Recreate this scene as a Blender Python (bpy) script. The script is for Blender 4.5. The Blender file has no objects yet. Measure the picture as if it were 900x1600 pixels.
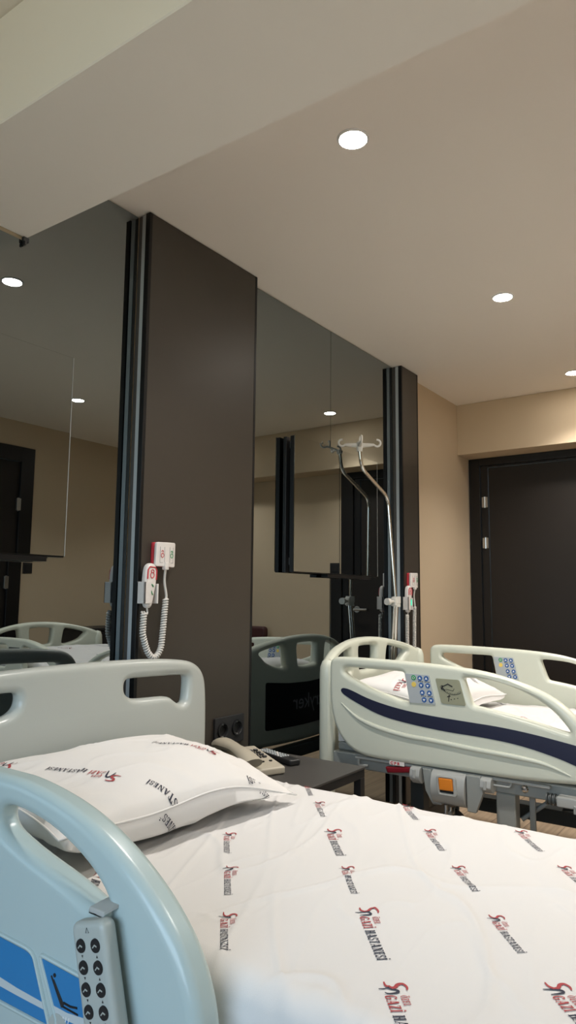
import bpy, bmesh, math, random
from mathutils import Vector, Matrix, noise
random.seed(4)
C = bpy.context
COL = C.scene.collection
PI = math.pi

# ------------------------------------------------------------------ materials
def mat(name, col, rough=.5, metal=0., bump=0., bscale=200., var=0., vscale=6., coat=0., spec=.5, emit=None, estr=0.):
    m = bpy.data.materials.new(name); m.use_nodes = True
    nt = m.node_tree; b = nt.nodes['Principled BSDF']
    b.inputs['Base Color'].default_value = (*col, 1)
    b.inputs['Roughness'].default_value = rough
    b.inputs['Metallic'].default_value = metal
    b.inputs['Specular IOR Level'].default_value = spec
    if coat: b.inputs['Coat Weight'].default_value = coat; b.inputs['Coat Roughness'].default_value = .12
    if emit: b.inputs['Emission Color'].default_value = (*emit, 1); b.inputs['Emission Strength'].default_value = estr
    tc = nt.nodes.new('ShaderNodeTexCoord')
    if var:
        n = nt.nodes.new('ShaderNodeTexNoise'); n.inputs['Scale'].default_value = vscale; n.inputs['Detail'].default_value = 4
        nt.links.new(tc.outputs['Object'], n.inputs['Vector'])
        mx = nt.nodes.new('ShaderNodeMix'); mx.data_type = 'RGBA'
        mx.inputs[6].default_value = (*[c*(1-var) for c in col], 1); mx.inputs[7].default_value = (*[min(1, c*(1+var)) for c in col], 1)
        nt.links.new(n.outputs['Fac'], mx.inputs[0]); nt.links.new(mx.outputs[2], b.inputs['Base Color'])
    if bump:
        n2 = nt.nodes.new('ShaderNodeTexNoise'); n2.inputs['Scale'].default_value = bscale; n2.inputs['Detail'].default_value = 3
        nt.links.new(tc.outputs['Object'], n2.inputs['Vector'])
        bp = nt.nodes.new('ShaderNodeBump'); bp.inputs['Strength'].default_value = bump; bp.inputs['Distance'].default_value = .002
        nt.links.new(n2.outputs['Fac'], bp.inputs['Height']); nt.links.new(bp.outputs['Normal'], b.inputs['Normal'])
    return m
def lin(r, g, b):
    f = lambda c: (c/255/12.92) if c <= 10 else ((c/255+.055)/1.055)**2.4
    return (f(r), f(g), f(b))

M = {}
M['paint_ceiling'] = mat('ceiling paint', (.90, .835, .755), .9, bump=.05, bscale=60)
M['paint_wall'] = mat('cream wall paint', (.57, .455, .315), .85, bump=.08, bscale=90, var=.02)
M['panel'] = mat('taupe laminate', (.048, .040, .0315), .42, var=.05, vscale=14, bump=.04, bscale=400)
M['black'] = mat('black edging', (.0035, .0035, .004), .4, spec=.35)
M['black_frame'] = mat('black door frame lacquer', (.006, .0055, .006), .35, bump=.03, bscale=50)
M['door'] = mat('dark brown door leaf', (.0165, .0125, .0098), .5, spec=.35, var=.08, vscale=8, bump=.04, bscale=150)
M['strip'] = mat('pale aluminium channel', (.46, .50, .52), .4, metal=.2)
M['strip_dark'] = mat('dark grey channel wall', (.06, .055, .05), .4)
M['mirror'] = mat('smoked mirror glass', (.275, .305, .315), .004, metal=1.)
M['grey_white'] = mat('pale grey bed plastic', (.44, .465, .435), .28, bump=.015, bscale=300)
M['grey_blue'] = mat('pale blue grey rail plastic', (.43, .535, .54), .27, bump=.015, bscale=300)
M['bed_cream'] = mat('ivory bed plastic', (.63, .65, .55), .32, bump=.015, bscale=300)
M['navy'] = mat('navy stripe inlay', (.011, .014, .04), .4)
M['bed_metal'] = mat('grey painted steel', (.30, .315, .30), .4)
M['bed_metal_dark'] = mat('dark grey painted steel', (.075, .085, .085), .45)
M['latch'] = mat('grey latch plastic', (.40, .41, .395), .4)
M['orange'] = mat('orange release button', (.78, .24, .02), .4)
M['red'] = mat('dark red handle plastic', (.20, .008, .016), .35)
M['red_soft'] = mat('red print', (.55, .035, .05), .6)
M['print_red'] = mat('dull red fabric ink', (.36, .045, .05), .8)
M['print_navy'] = mat('dark navy fabric ink', (.022, .024, .045), .8)
M['sheet'] = mat('white cotton sheet', (.655, .645, .635), .85, bump=.12, bscale=900, spec=.2)
M['pillow'] = mat('white cotton pillowcase', (.73, .715, .70), .85, bump=.12, bscale=900, spec=.2)
M['chrome'] = mat('chrome tube', (.72, .70, .67), .14, metal=1.)
M['steel'] = mat('brushed steel', (.55, .55, .54), .3, metal=1.)
M['white_plastic'] = mat('white plastic', (.74, .70, .67), .35)
M['white_cord'] = mat('white cord', (.66, .64, .60), .45)
M['iv_plastic'] = mat('off white hook plastic', (.62, .60, .55), .4)
M['green_led'] = mat('green indicator', (.02, .5, .3), .4, emit=(.05, .9, .55), estr=.7)
M['green'] = mat('green print', (.02, .28, .10), .5)
M['yellow'] = mat('yellow button', (.80, .58, .12), .45)
M['blue_button'] = mat('blue button', (.02, .10, .32), .4)
M['keypad'] = mat('grey blue keypad film', (.42, .45, .465), .4)
M['gauge'] = mat('olive gauge film', (.30, .30, .205), .45)
M['white_ink'] = mat('white ink', (.8, .8, .8), .5)
M['black_ink'] = mat('black ink', (.012, .012, .014), .5)
M['grey_ink'] = mat('grey ink', (.30, .30, .32), .5)
M['decal_blue'] = mat('blue decal', (.028, .20, .46), .35)
M['decal_pale'] = mat('pale decal stripe', (.52, .58, .60), .35)
M['pendant'] = mat('pale grey handset', (.40, .44, .42), .35)
M['phone'] = mat('beige phone plastic', (.44, .40, .32), .4)
M['table'] = mat('charcoal table laminate', (.05, .046, .042), .5, bump=.05, bscale=300)
M['black_plastic'] = mat('black plastic', (.014, .014, .015), .4)
M['socket'] = mat('anthracite socket plastic', (.02, .02, .022), .4)
M['maroon'] = mat('maroon upholstery', (.05, .010, .009), .6, bump=.1, bscale=300)
M['wheel'] = mat('grey rubber', (.06, .06, .06), .6)
M['lamp_rim'] = mat('white lamp trim', (.75, .75, .74), .4)
M['lamp'] = mat('downlight diffuser', (.9, .9, .9), .5, emit=(1., .93, .84), estr=130.)
M['glass_edge'] = mat('pale ground glass edge', (.30, .32, .31), .3)
M['window_frame'] = mat('white window frame', (.7, .7, .7), .4)

def floor_mat():
    m = bpy.data.materials.new('oak vinyl floor'); m.use_nodes = True; nt = m.node_tree; b = nt.nodes['Principled BSDF']
    tc = nt.nodes.new('ShaderNodeTexCoord')
    br = nt.nodes.new('ShaderNodeTexBrick'); br.offset = .5
    br.inputs['Color1'].default_value = (.34, .235, .135, 1); br.inputs['Color2'].default_value = (.40, .28, .165, 1)
    br.inputs['Mortar'].default_value = (.10, .06, .035, 1)
    for k, v in (('Scale', 1.), ('Mortar Size', .0015), ('Brick Width', 1.2), ('Row Height', .16)): br.inputs[k].default_value = v
    nt.links.new(tc.outputs['Object'], br.inputs['Vector'])
    mp = nt.nodes.new('ShaderNodeMapping'); mp.inputs['Scale'].default_value = (1.2, 22, 1)
    nt.links.new(tc.outputs['Object'], mp.inputs['Vector'])
    n = nt.nodes.new('ShaderNodeTexNoise'); n.inputs['Scale'].default_value = 3; n.inputs['Detail'].default_value = 6
    nt.links.new(mp.outputs['Vector'], n.inputs['Vector'])
    mx = nt.nodes.new('ShaderNodeMix'); mx.data_type = 'RGBA'; mx.blend_type = 'OVERLAY'; mx.inputs[0].default_value = .55
    nt.links.new(br.outputs['Color'], mx.inputs[6]); nt.links.new(n.outputs['Fac'], mx.inputs[7])
    hs = nt.nodes.new('ShaderNodeHueSaturation'); hs.inputs['Saturation'].default_value = .8
    nt.links.new(mx.outputs[2], hs.inputs['Color']); nt.links.new(hs.outputs['Color'], b.inputs['Base Color'])
    b.inputs['Roughness'].default_value = .45
    return m
M['floor'] = floor_mat()

# ------------------------------------------------------------------ building helpers
def link(name, me, parent=None):
    o = bpy.data.objects.new(name, me); COL.objects.link(o)
    if parent is not None:
        o.parent = parent; w = Vector(parent.location); p = parent.parent
        while p: w += p.location; p = p.parent
        if parent.type == 'EMPTY': o.matrix_parent_inverse = parent_world(parent).inverted()
    return o
def parent_world(p):
    m = Matrix.LocRotScale(p.location, p.rotation_euler, p.scale)
    if p.parent: m = parent_world(p.parent) @ p.matrix_parent_inverse @ m
    return m
def obj(name, bm, mats, parent=None, angle=35, recalc=True, wn=True):
    if recalc: bmesh.ops.recalc_face_normals(bm, faces=bm.faces[:])
    me = bpy.data.meshes.new(name); bm.to_mesh(me); bm.free()
    for m in (mats if isinstance(mats, (list, tuple)) else [mats]): me.materials.append(M[m])
    me.polygons.foreach_set('use_smooth', [True]*len(me.polygons))
    me.set_sharp_from_angle(angle=math.radians(angle))
    o = link(name, me, None)
    if wn:
        wm = o.modifiers.new('face_weighted', 'WEIGHTED_NORMAL'); wm.keep_sharp = True; wm.weight = 80
    if parent is not None:
        o.parent = parent; o.matrix_parent_inverse = parent_world(parent).inverted()
    return o
def empty(name, loc, label=None, cat=None, group=None):
    o = bpy.data.objects.new(name, None); COL.objects.link(o); o.location = loc; o.empty_display_size = .1
    return tag(o, label, cat, group)
def tag(o, label=None, cat=None, group=None, kind=None):
    if label: o['label'] = label
    if cat: o['category'] = cat
    if group: o['group'] = group
    if kind: o['kind'] = kind
    return o
def structure(name, bm, mats, angle=35):
    return tag(obj(name, bm, mats, None, angle), kind='structure')

def NB(): return bmesh.new()
def box(bm, x0, x1, y0, y1, z0, z1, bev=0., seg=2, mi=0, mtx=None):
    x0, x1 = sorted((x0, x1)); y0, y1 = sorted((y0, y1)); z0, z1 = sorted((z0, z1))
    vs = [bm.verts.new(p) for p in ((x0,y0,z0),(x1,y0,z0),(x1,y1,z0),(x0,y1,z0),(x0,y0,z1),(x1,y0,z1),(x1,y1,z1),(x0,y1,z1))]
    fs = [bm.faces.new([vs[i] for i in q]) for q in ((0,3,2,1),(4,5,6,7),(0,1,5,4),(1,2,6,5),(2,3,7,6),(3,0,4,7))]
    for f in fs: f.material_index = mi
    allv = vs
    if bev:
        es = list({e for f in fs for e in f.edges})
        r = bmesh.ops.bevel(bm, geom=es, offset=bev, segments=seg, affect='EDGES', profile=.5)
        allv = list({v for f in r['faces'] for v in f.verts} | {v for v in vs if v.is_valid})
        for f in r['faces']: f.material_index = mi
        for v in list(allv):
            for f in v.link_faces: f.material_index = mi; allv.extend(f.verts)
        allv = list(set(allv))
    if mtx is not None: bmesh.ops.transform(bm, matrix=mtx, verts=allv)
    return allv
def frames(path, closed=False):
    n = len(path); T = []
    for i in range(n):
        a = path[i-1] if (i > 0 or closed) else path[i]; b = path[(i+1) % n] if (i < n-1 or closed) else path[i]
        t = (b-a); T.append(t.normalized() if t.length > 1e-9 else Vector((0,0,1)))
    up = Vector((0,0,1)) if abs(T[0].z) < .9 else Vector((1,0,0))
    N = [(up - T[0]*up.dot(T[0])).normalized()]
    for i in range(1, n):
        v = N[-1] - T[i]*N[-1].dot(T[i]); N.append(v.normalized() if v.length > 1e-6 else N[-1])
    return T, N
def tube(bm, path, r, seg=12, caps=True, mi=0, closed=False):
    path = [Vector(p) for p in path]; n = len(path)
    T, N = frames(path, closed); rr = r if isinstance(r, (list, tuple)) else [r]*n
    rings = []
    for i in range(n):
        B = T[i].cross(N[i])
        rings.append([bm.verts.new(path[i] + (N[i]*math.cos(2*PI*k/seg) + B*math.sin(2*PI*k/seg))*rr[i]) for k in range(seg)])
    for i in range(n if closed else n-1):
        a, b = rings[i], rings[(i+1) % n]
        for k in range(seg):
            f = bm.faces.new((a[k], a[(k+1)%seg], b[(k+1)%seg], b[k])); f.material_index = mi
    if caps and not closed:
        for q in (rings[0], rings[-1]): bm.faces.new(q).material_index = mi
def smooth_path(pts, n=8):
    pts = [Vector(p) for p in pts]; out = []
    for i in range(len(pts)-1):
        p0 = pts[max(i-1, 0)]; p1 = pts[i]; p2 = pts[i+1]; p3 = pts[min(i+2, len(pts)-1)]
        for k in range(n):
            t = k/n
            out.append(.5*((2*p1)+(p2-p0)*t+(2*p0-5*p1+4*p2-p3)*t*t+(3*p1-p0-3*p2+p3)*t**3))
    return out+[pts[-1]]
def fillet_path(pts, r, n=8):
    pts = [Vector(p) for p in pts]; out = [pts[0]]
    for i in range(1, len(pts)-1):
        p = pts[i]; a = (pts[i-1]-p); b = (pts[i+1]-p)
        d = min(r, a.length*.45, b.length*.45); A = p+a.normalized()*d; Bq = p+b.normalized()*d
        for k in range(n+1):
            t = k/n; out.append(A*(1-t)**2+p*2*t*(1-t)+Bq*t*t)
    return out+[pts[-1]]
def lathe(bm, prof, c, axis='Z', seg=32, mi=0):
    rings = []
    for r, h in prof:
        ring = []
        for k in range(seg):
            a = 2*PI*k/seg; q = (r*math.cos(a), r*math.sin(a), h)
            if axis == 'Y': q = (q[0], q[2], q[1])
            if axis == 'X': q = (q[2], q[0], q[1])
            ring.append(bm.verts.new(Vector(c)+Vector(q)))
        rings.append(ring)
    for a, b in zip(rings[:-1], rings[1:]):
        for k in range(seg): bm.faces.new((a[k], a[(k+1)%seg], b[(k+1)%seg], b[k])).material_index = mi
    for q in (rings[0], rings[-1]): bm.faces.new(q).material_index = mi
def chaikin(p, it=3):
    for _ in range(it):
        q = []
        for i in range(len(p)):
            a, b = p[i], p[(i+1) % len(p)]
            q += [(a[0]*.75+b[0]*.25, a[1]*.75+b[1]*.25), (a[0]*.25+b[0]*.75, a[1]*.25+b[1]*.75)]
        p = q
    return p
def roundpoly(pts, r, n=6):
    out = []; N = len(pts)
    for i in range(N):
        p = Vector(pts[i]); a = Vector(pts[i-1])-p; b = Vector(pts[(i+1)%N])-p
        d = min(r, a.length*.49, b.length*.49); A = p+a.normalized()*d; Bq = p+b.normalized()*d
        for k in range(n+1):
            t = k/n; v = A*(1-t)**2+p*2*t*(1-t)+Bq*t*t; out.append((v.x, v.y))
    return out
def plate(bm, outer, holes, thick, bev, mapf, res=4, mi=0, post=None):
    """closed outline with openings, extruded to a slab with rounded rims; mapf takes (u, v, w) to the world"""
    cu = bpy.data.curves.new('outline', 'CURVE'); cu.dimensions = '2D'; cu.fill_mode = 'BOTH'
    for poly in [outer]+list(holes):
        sp = cu.splines.new('POLY'); sp.points.add(len(poly)-1); sp.use_cyclic_u = True
        for q, pt in zip(poly, sp.points): pt.co = (q[0], q[1], 0, 1)
    cu.extrude = max(thick/2-bev, 0); cu.bevel_depth = bev; cu.bevel_resolution = res; cu.offset = -bev
    co = bpy.data.objects.new('outline', cu); COL.objects.link(co)
    dg = C.evaluated_depsgraph_get(); dg.update()
    me = bpy.data.meshes.new_from_object(co.evaluated_get(dg))
    tmp = bmesh.new(); tmp.from_mesh(me)
    bmesh.ops.remove_doubles(tmp, verts=tmp.verts[:], dist=1e-5)
    if post: post(tmp)
    for v in tmp.verts: v.co = Vector(mapf(*v.co))
    bmesh.ops.recalc_face_normals(tmp, faces=tmp.faces[:])
    for f in tmp.faces: f.material_index = mi
    me2 = bpy.data.meshes.new('tmp'); tmp.to_mesh(me2); tmp.free(); bm.from_mesh(me2)
    bpy.data.objects.remove(co); bpy.data.curves.remove(cu); bpy.data.meshes.remove(me); bpy.data.meshes.remove(me2)
def bisects(tmp, us, axis=0):
    for u in us:
        co = [0,0,0]; co[axis] = u; no = [0,0,0]; no[axis] = 1
        bmesh.ops.bisect_plane(tmp, geom=tmp.verts[:]+tmp.edges[:]+tmp.faces[:], dist=1e-6, plane_co=co, plane_no=no)
def poly_face(bm, pts3, mi=0):
    f = bm.faces.new([bm.verts.new(p) for p in pts3]); f.material_index = mi; return f
def text_faces(bm, s, size, mapf, mi=0, bold=.0, sx=1.):
    cu = bpy.data.curves.new('t', 'FONT'); cu.body = s; cu.size = size; cu.offset = bold; cu.resolution_u = 3
    co = bpy.data.objects.new('t', cu); COL.objects.link(co)
    dg = C.evaluated_depsgraph_get(); dg.update()
    me = bpy.data.meshes.new_from_object(co.evaluated_get(dg))
    vs = [bm.verts.new(mapf(v.co.x*sx, v.co.y)) for v in me.vertices]
    for p in me.polygons:
        try: bm.faces.new([vs[i] for i in p.vertices]).material_index = mi
        except ValueError: pass
    bpy.data.objects.remove(co); bpy.data.curves.remove(cu); bpy.data.meshes.remove(me)
def dup(root, off, label=None, group=None):
    def cp(o, par):
        c = o.copy(); COL.objects.link(c)
        if par is not None: c.parent = par
        for ch in [x for x in bpy.data.objects if x.parent is o and x is not c]: cp(ch, c)
        return c
    r = cp(root, None); r.location = Vector(root.location)+Vector(off)
    if label: r['label'] = label
    if group: r['group'] = group
    return r

# ---------------------------------------------- condensed bold serif lettering for the printed bed linen (cap height 1)
def arcband(cx, cy, rx, ry, a0, a1, wx, wy, n=14):
    qs = []
    for i in range(n):
        pr = []
        for a in (a0+(a1-a0)*i/n, a0+(a1-a0)*(i+1)/n):
            a = math.radians(a); c, s = math.cos(a), math.sin(a)
            pr.append(((cx+rx*c, cy+ry*s), (cx+(rx-wx)*c, cy+(ry-wy)*s)))
        qs.append([pr[0][0], pr[1][0], pr[1][1], pr[0][1]])
    return qs
R_ = lambda x0, y0, x1, y1: [(x0, y0), (x1, y0), (x1, y1), (x0, y1)]
def D_(p, q, w): return [(p[0]-w/2, p[1]), (p[0]+w/2, p[1]), (q[0]+w/2, q[1]), (q[0]-w/2, q[1])]
def stem(x, w=.2): return [R_(x, 0, x+w, 1), R_(x-.07, 0, x+w+.07, .08), R_(x-.07, .92, x+w+.07, 1)]
DOT = lambda x: [R_(x-.09, 1.12, x+.09, 1.3)]
GLY = {
 'H': (.86, stem(.1)+stem(.56)+[R_(.2, .46, .66, .56)]),
 'A': (.86, [D_((.12, 0), (.40, 1), .1), D_((.68, 0), (.44, 1), .22), R_(.2, .28, .6, .37), R_(0, 0, .27, .08), R_(.5, 0, .86, .08)]),
 'S': (.62, arcband(.31, .73, .27, .27, 20, 270, .14, .1)+arcband(.31, .25, .28, .28, -160, 90, .14, .1)+[R_(.44, .7, .56, 1), R_(.03, 0, .14, .3)]),
 'T': (.70, [R_(.25, 0, .45, 1), R_(.18, 0, .52, .08), R_(.02, .9, .68, 1), R_(.02, .7, .1, 1), R_(.6, .7, .68, 1)]),
 'N': (.90, [R_(.12, 0, .22, 1), R_(.68, 0, .78, 1), D_((.66, 0), (.22, 1), .2), R_(0, 0, .34, .08), R_(0, .92, .3, 1), R_(.56, .92, .9, 1)]),
 'E': (.68, stem(.1)+[R_(.1, 0, .62, .09), R_(.1, .91, .6, 1), R_(.3, .47, .5, .56), R_(.54, 0, .62, .28), R_(.52, .72, .6, 1), R_(.44, .36, .51, .66)]),
 'I': (.40, stem(.1)), 'İ': (.40, stem(.1)+DOT(.2)),
 'G': (.80, arcband(.40, .5, .38, .52, 45, 320, .2, .1, 18)+[R_(.52, .06, .7, .46), R_(.44, .40, .78, .48), R_(.6, .7, .69, .98)]),
 'Z': (.68, [R_(.04, .9, .64, 1), R_(.04, 0, .64, .1), D_((.16, .05), (.52, .95), .22), R_(.04, .72, .12, 1), R_(.56, 0, .64, .28)]),
 'O': (.80, arcband(.40, .5, .38, .52, 0, 360, .19, .09, 22)), 'L': (.64, stem(.1)+[R_(.1, 0, .6, .09), R_(.52, 0, .6, .3)]),
}
GLY['Ö'] = (GLY['O'][0], GLY['O'][1]+DOT(.26)+DOT(.54))
def word(s, x, y, size, squeeze=.80, gap=.09):
    qs = []
    for ch in s:
        if ch == ' ': x += .4*size*squeeze; continue
        w, q = GLY[ch]
        qs += [[(x+a*size*squeeze, y+b*size) for a, b in quad] for quad in q]
        x += (w+gap)*size*squeeze
    return qs, x
def ribbon(pts, w):
    pts = [Vector((p[0], p[1], 0)) for p in pts]; pts = smooth_path(pts, 5); n = len(pts); qs = []; L = []
    for i, p in enumerate(pts):
        t = (pts[min(i+1, n-1)]-pts[max(i-1, 0)]).normalized(); nn = Vector((-t.y, t.x, 0))
        ww = w*(.35+.65*math.sin(PI*min(1, max(0, (i+.6)/n))))/2; L.append(((p+nn*ww)[:2], (p-nn*ww)[:2]))
    for a, b in zip(L[:-1], L[1:]): qs.append([a[0], b[0], b[1], a[1]])
    return qs
def logo_print():
    red = []; navy = []
    red += ribbon([(1.25, 2.15), (.75, 2.25), (.25, 2.0), (.35, 1.55), (.8, 1.2), (.85, .75), (.4, .45), (-.15, .45)], .34)
    navy += ribbon([(.95, -.25), (1.02, .6), (1.2, 1.25), (1.55, 1.3), (1.7, .8), (1.78, .1)], .26)
    q, _ = word('ÖZEL', 2.05, 1.32, .62); red += q
    q, x = word('GAZİ', 2.0, 0, 1.); red += q
    q, x = word('HASTANESİ', x+.35, 0, 1.); navy += q
    return red, navy, x
LOGO = logo_print()
def stamp(bm, x, y, ang, cap, surf, mr, mn, clip=None, flip=1):
    """the printed logo and name laid onto a surface; surf(x, y) gives the point on it"""
    c, s = math.cos(ang), math.sin(ang)
    for qs, mi in ((LOGO[0], mr), (LOGO[1], mn)):
        for q in qs:
            pts = [(x+(a*c-b*s)*cap, y+(a*s+b*c)*cap) for a, b in q]
            if clip and not all(clip(*p) for p in pts): continue
            f = poly_face(bm, [surf(*p) for p in pts], mi)
            f.normal_update()

# ------------------------------------------------------------------ room dimensions (metres)
CEIL = 2.431; WY = 1.776; XR = 4.733; XS = 4.529; XL = -1.5; YB = -1.295
# floor, ceiling, walls
bm = NB(); box(bm, XL-.1, XR+.15, YB-.1, WY+.1, -.08, 0); structure('floor', bm, 'floor')
bm = NB(); box(bm, XL-.1, XR+.15, YB-.1, WY+.1, CEIL, CEIL+.1); structure('ceiling', bm, 'paint_ceiling')
bm = NB(); box(bm, .815, 1.161, YB, WY, 2.157, CEIL-.001, .003, 1); structure('ceiling_beam', bm, 'paint_ceiling')
bm = NB(); box(bm, XL-.1, XR+.15, WY+.006, WY+.12, 0, CEIL)
structure('wall_headboard', bm, 'paint_wall')
bm = NB(); box(bm, XS, XR, YB, WY+.006, 2.083, CEIL-.001, .002, 1); structure('trim_1', bm, 'paint_wall')
# right wall with the door opening
DY0, DY1, DZ = .626, WY+.004, 2.082
bm = NB(); box(bm, XR, XR+.12, YB, DY0, 0, CEIL); box(bm, XR, XR+.12, DY0, DY1, DZ, CEIL); structure('wall_right', bm, 'paint_wall')
# opposite wall with its door opening
OX0, OX1, OZ = 2.15, 3.277, 2.235
bm = NB(); box(bm, XL, OX0, YB-.12, YB, 0, CEIL); box(bm, OX1, XR+.15, YB-.12, YB, 0, CEIL); box(bm, OX0, OX1, YB-.12, YB, OZ, CEIL)
structure('wall_rear', bm, 'paint_wall')
# left wall with the window
VY0, VY1, VZ0, VZ1 = -1.0, 1.25, .75, 2.2
bm = NB(); box(bm, XL-.12, XL, YB, VY0, 0, CEIL); box(bm, XL-.12, XL, VY1, WY, 0, CEIL); box(bm, XL-.12, XL, VY0, VY1, 0, VZ0); box(bm, XL-.12, XL, VY0, VY1, VZ1, CEIL)
structure('wall_left', bm, 'paint_wall')
bm = NB()
for a, b, c, d in ((VY0, VY1, VZ0, VZ0+.06), (VY0, VY1, VZ1-.06, VZ1), (VY0, VY0+.06, VZ0+.06, VZ1-.06), (VY1-.06, VY1, VZ0+.06, VZ1-.06), (.095, .155, VZ0+.06, VZ1-.06)):
    box(bm, XL-.09, XL-.03, a, b, c, d, .004, 1)
structure('window_1', bm, 'window_frame')

# door to the corridor in the right wall
d1 = empty('door_1', (XR, 1.2, 0)); d1['kind'] = 'structure'
bm = NB()
def jamb(bm, y0, y1, ztop):
    box(bm, XR-.012, XR+.05, y0, y1, 0, ztop, .002, 1)
box(bm, XR-.014, XR+.06, 1.700, 1.775, 0, DZ-.001, .002, 1); box(bm, XR+.004, XR+.07, 1.648, 1.698, 0, DZ-.052, .002, 1)
box(bm, XR-.014, XR+.06, .628, .735, 0, DZ-.001, .002, 1); box(bm, XR+.004, XR+.07, .735, .79, 0, DZ-.052, .002, 1)
box(bm, XR-.0135, XR+.06, .735, 1.700, DZ-.052, DZ-.001, .002, 1); box(bm, XR+.002, XR+.07, .79, 1.648, DZ-.066, DZ-.0525, .002, 1)
obj('door_frame', bm, 'black_frame', d1)
bm = NB(); box(bm, XR+.012, XR+.052, .794, 1.645, .008, DZ-.068, .002, 1); leaf = obj('door_leaf', bm, 'door', d1)
for zc in (1.775, 1.492, .35):
    bm = NB(); tube(bm, [(XR+.003, 1.672, zc-.038), (XR+.003, 1.672, zc+.038)], .0085, 10)
    box(bm, XR-.002, XR+.008, 1.652, 1.692, zc-.036, zc+.036, .001, 1); obj('hinge', bm, 'steel', d1)
bm = NB(); tube(bm, [(XR-.035, .86, 1.02), (XR+.012, .86, 1.02)], .01, 12); tube(bm, [(XR-.035, .86, 1.02), (XR-.035, .97, 1.02)], .009, 12)
lathe(bm, [(.024, XR+.006), (.026, XR+.009), (.026, XR+.012)], (0, .86, 1.02), 'X', 20); obj('door_handle', bm, 'steel', d1)
# door in the rear wall, seen in the mirrors
d2 = empty('door_2', (2.7, YB, 0)); d2['kind'] = 'structure'
bm = NB()
box(bm, OX1-.115, OX1-.001, YB-.05, YB+.012, 0, OZ-.001, .002, 1); box(bm, OX0+.001, OX0+.115, YB-.05, YB+.012, 0, OZ-.001, .002, 1); box(bm, OX0+.115, OX1-.115, YB-.05, YB+.012, OZ-.115, OZ-.001, .002, 1)
obj('door_frame', bm, 'black_frame', d2)
bm = NB(); box(bm, OX0+.117, OX1-.117, YB-.045, YB-.008, .008, OZ-.117, .002, 1); obj('door_leaf', bm, 'door', d2)
for zc in (1.79, 1.2):
    bm = NB(); tube(bm, [(OX1-.121, YB+.002, zc-.05), (OX1-.121, YB+.002, zc+.05)], .009, 10)
    box(bm, OX1-.14, OX1-.105, YB-.006, YB+.014, zc-.046, zc+.046, .001, 1); obj('hinge', bm, 'steel', d2)

# ------------------------------------------------------------------ headwall cladding
def mirror_sheet(x0, x1, z0, z1, label):
    bm = NB(); box(bm, x0+.0014, x1-.0014, WY, WY+.0055, z0, z1, .0008, 1)
    return tag(obj('wall_mirror', bm, 'mirror'), label, 'mirror', 'smoked mirror sheets on the headwall')
bm = NB()
plate(bm, [(-.6, .02), (1.593, .02), (1.593, CEIL-.004), (1.1625, CEIL-.004), (1.1625, 2.147), (-.6, 2.147)], [], .0055, .0006, lambda u, v, w: (u, WY+.00275+w, v), 1)
tag(obj('wall_mirror', bm, 'mirror', None, 3), 'large smoked mirror sheet behind the pale grey headboard, notched under the ceiling beam', 'mirror', 'smoked mirror sheets on the headwall')
mirror_sheet(2.198, 2.874, .02, CEIL-.004, 'smoked mirror sheet right beside the wide taupe panel, left of the thin joint')
mirror_sheet(2.874, 3.546, .02, CEIL-.004, 'smoked mirror sheet behind the IV pole, right of the thin joint')
bm = NB(); box(bm, 1.143, 1.163, WY-.012, WY-.001, 2.14, 2.156, .002, 1); box(bm, 1.147, 1.153, WY-.014, WY-.001, 2.130, 2.143, .001, 1)
tag(obj('mirror_clip', bm, 'black_plastic'), 'tiny black clip holding the mirror corner under the ceiling beam', 'clip')
PF = 1.717
def clad_panel(x0, x1, label):
    r = empty('headwall_panel', ((x0+x1)/2, PF, 0), label, 'wall panel', 'taupe panels boxed out from the headwall')
    bm = NB(); box(bm, x0+.014, x1-.012, PF, PF+.018, .02, CEIL-.003, .001, 1); obj('face_board', bm, 'panel', r)
    bm = NB(); box(bm, x0, x0+.0135, PF-.001, PF+.020, .02, CEIL-.003, .001, 1); box(bm, x1-.0115, x1, PF-.001, WY-.001, .02, CEIL-.003, .001, 1)
    obj('edge_trim', bm, 'black', r)
    bm = NB(); box(bm, x0+.004, x0+.03, PF+.021, WY-.0185, .02, CEIL-.003, .001, 1); o = obj('pale_channel', bm, 'strip', r); o['label'] = 'pale grey metal channel down the panel side'
    bm = NB(); box(bm, x0+.006, x0+.03, WY-.018, WY-.001, .02, CEIL-.003, .0005, 1); obj('shadow_gap', bm, 'strip_dark', r)
    return r
clad_panel(1.590, 2.197, 'wide taupe wall panel with black edges carrying the larger nurse call unit')
clad_panel(3.540, 3.756, 'narrow taupe wall panel with black edges next to the cream wall')

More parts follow.
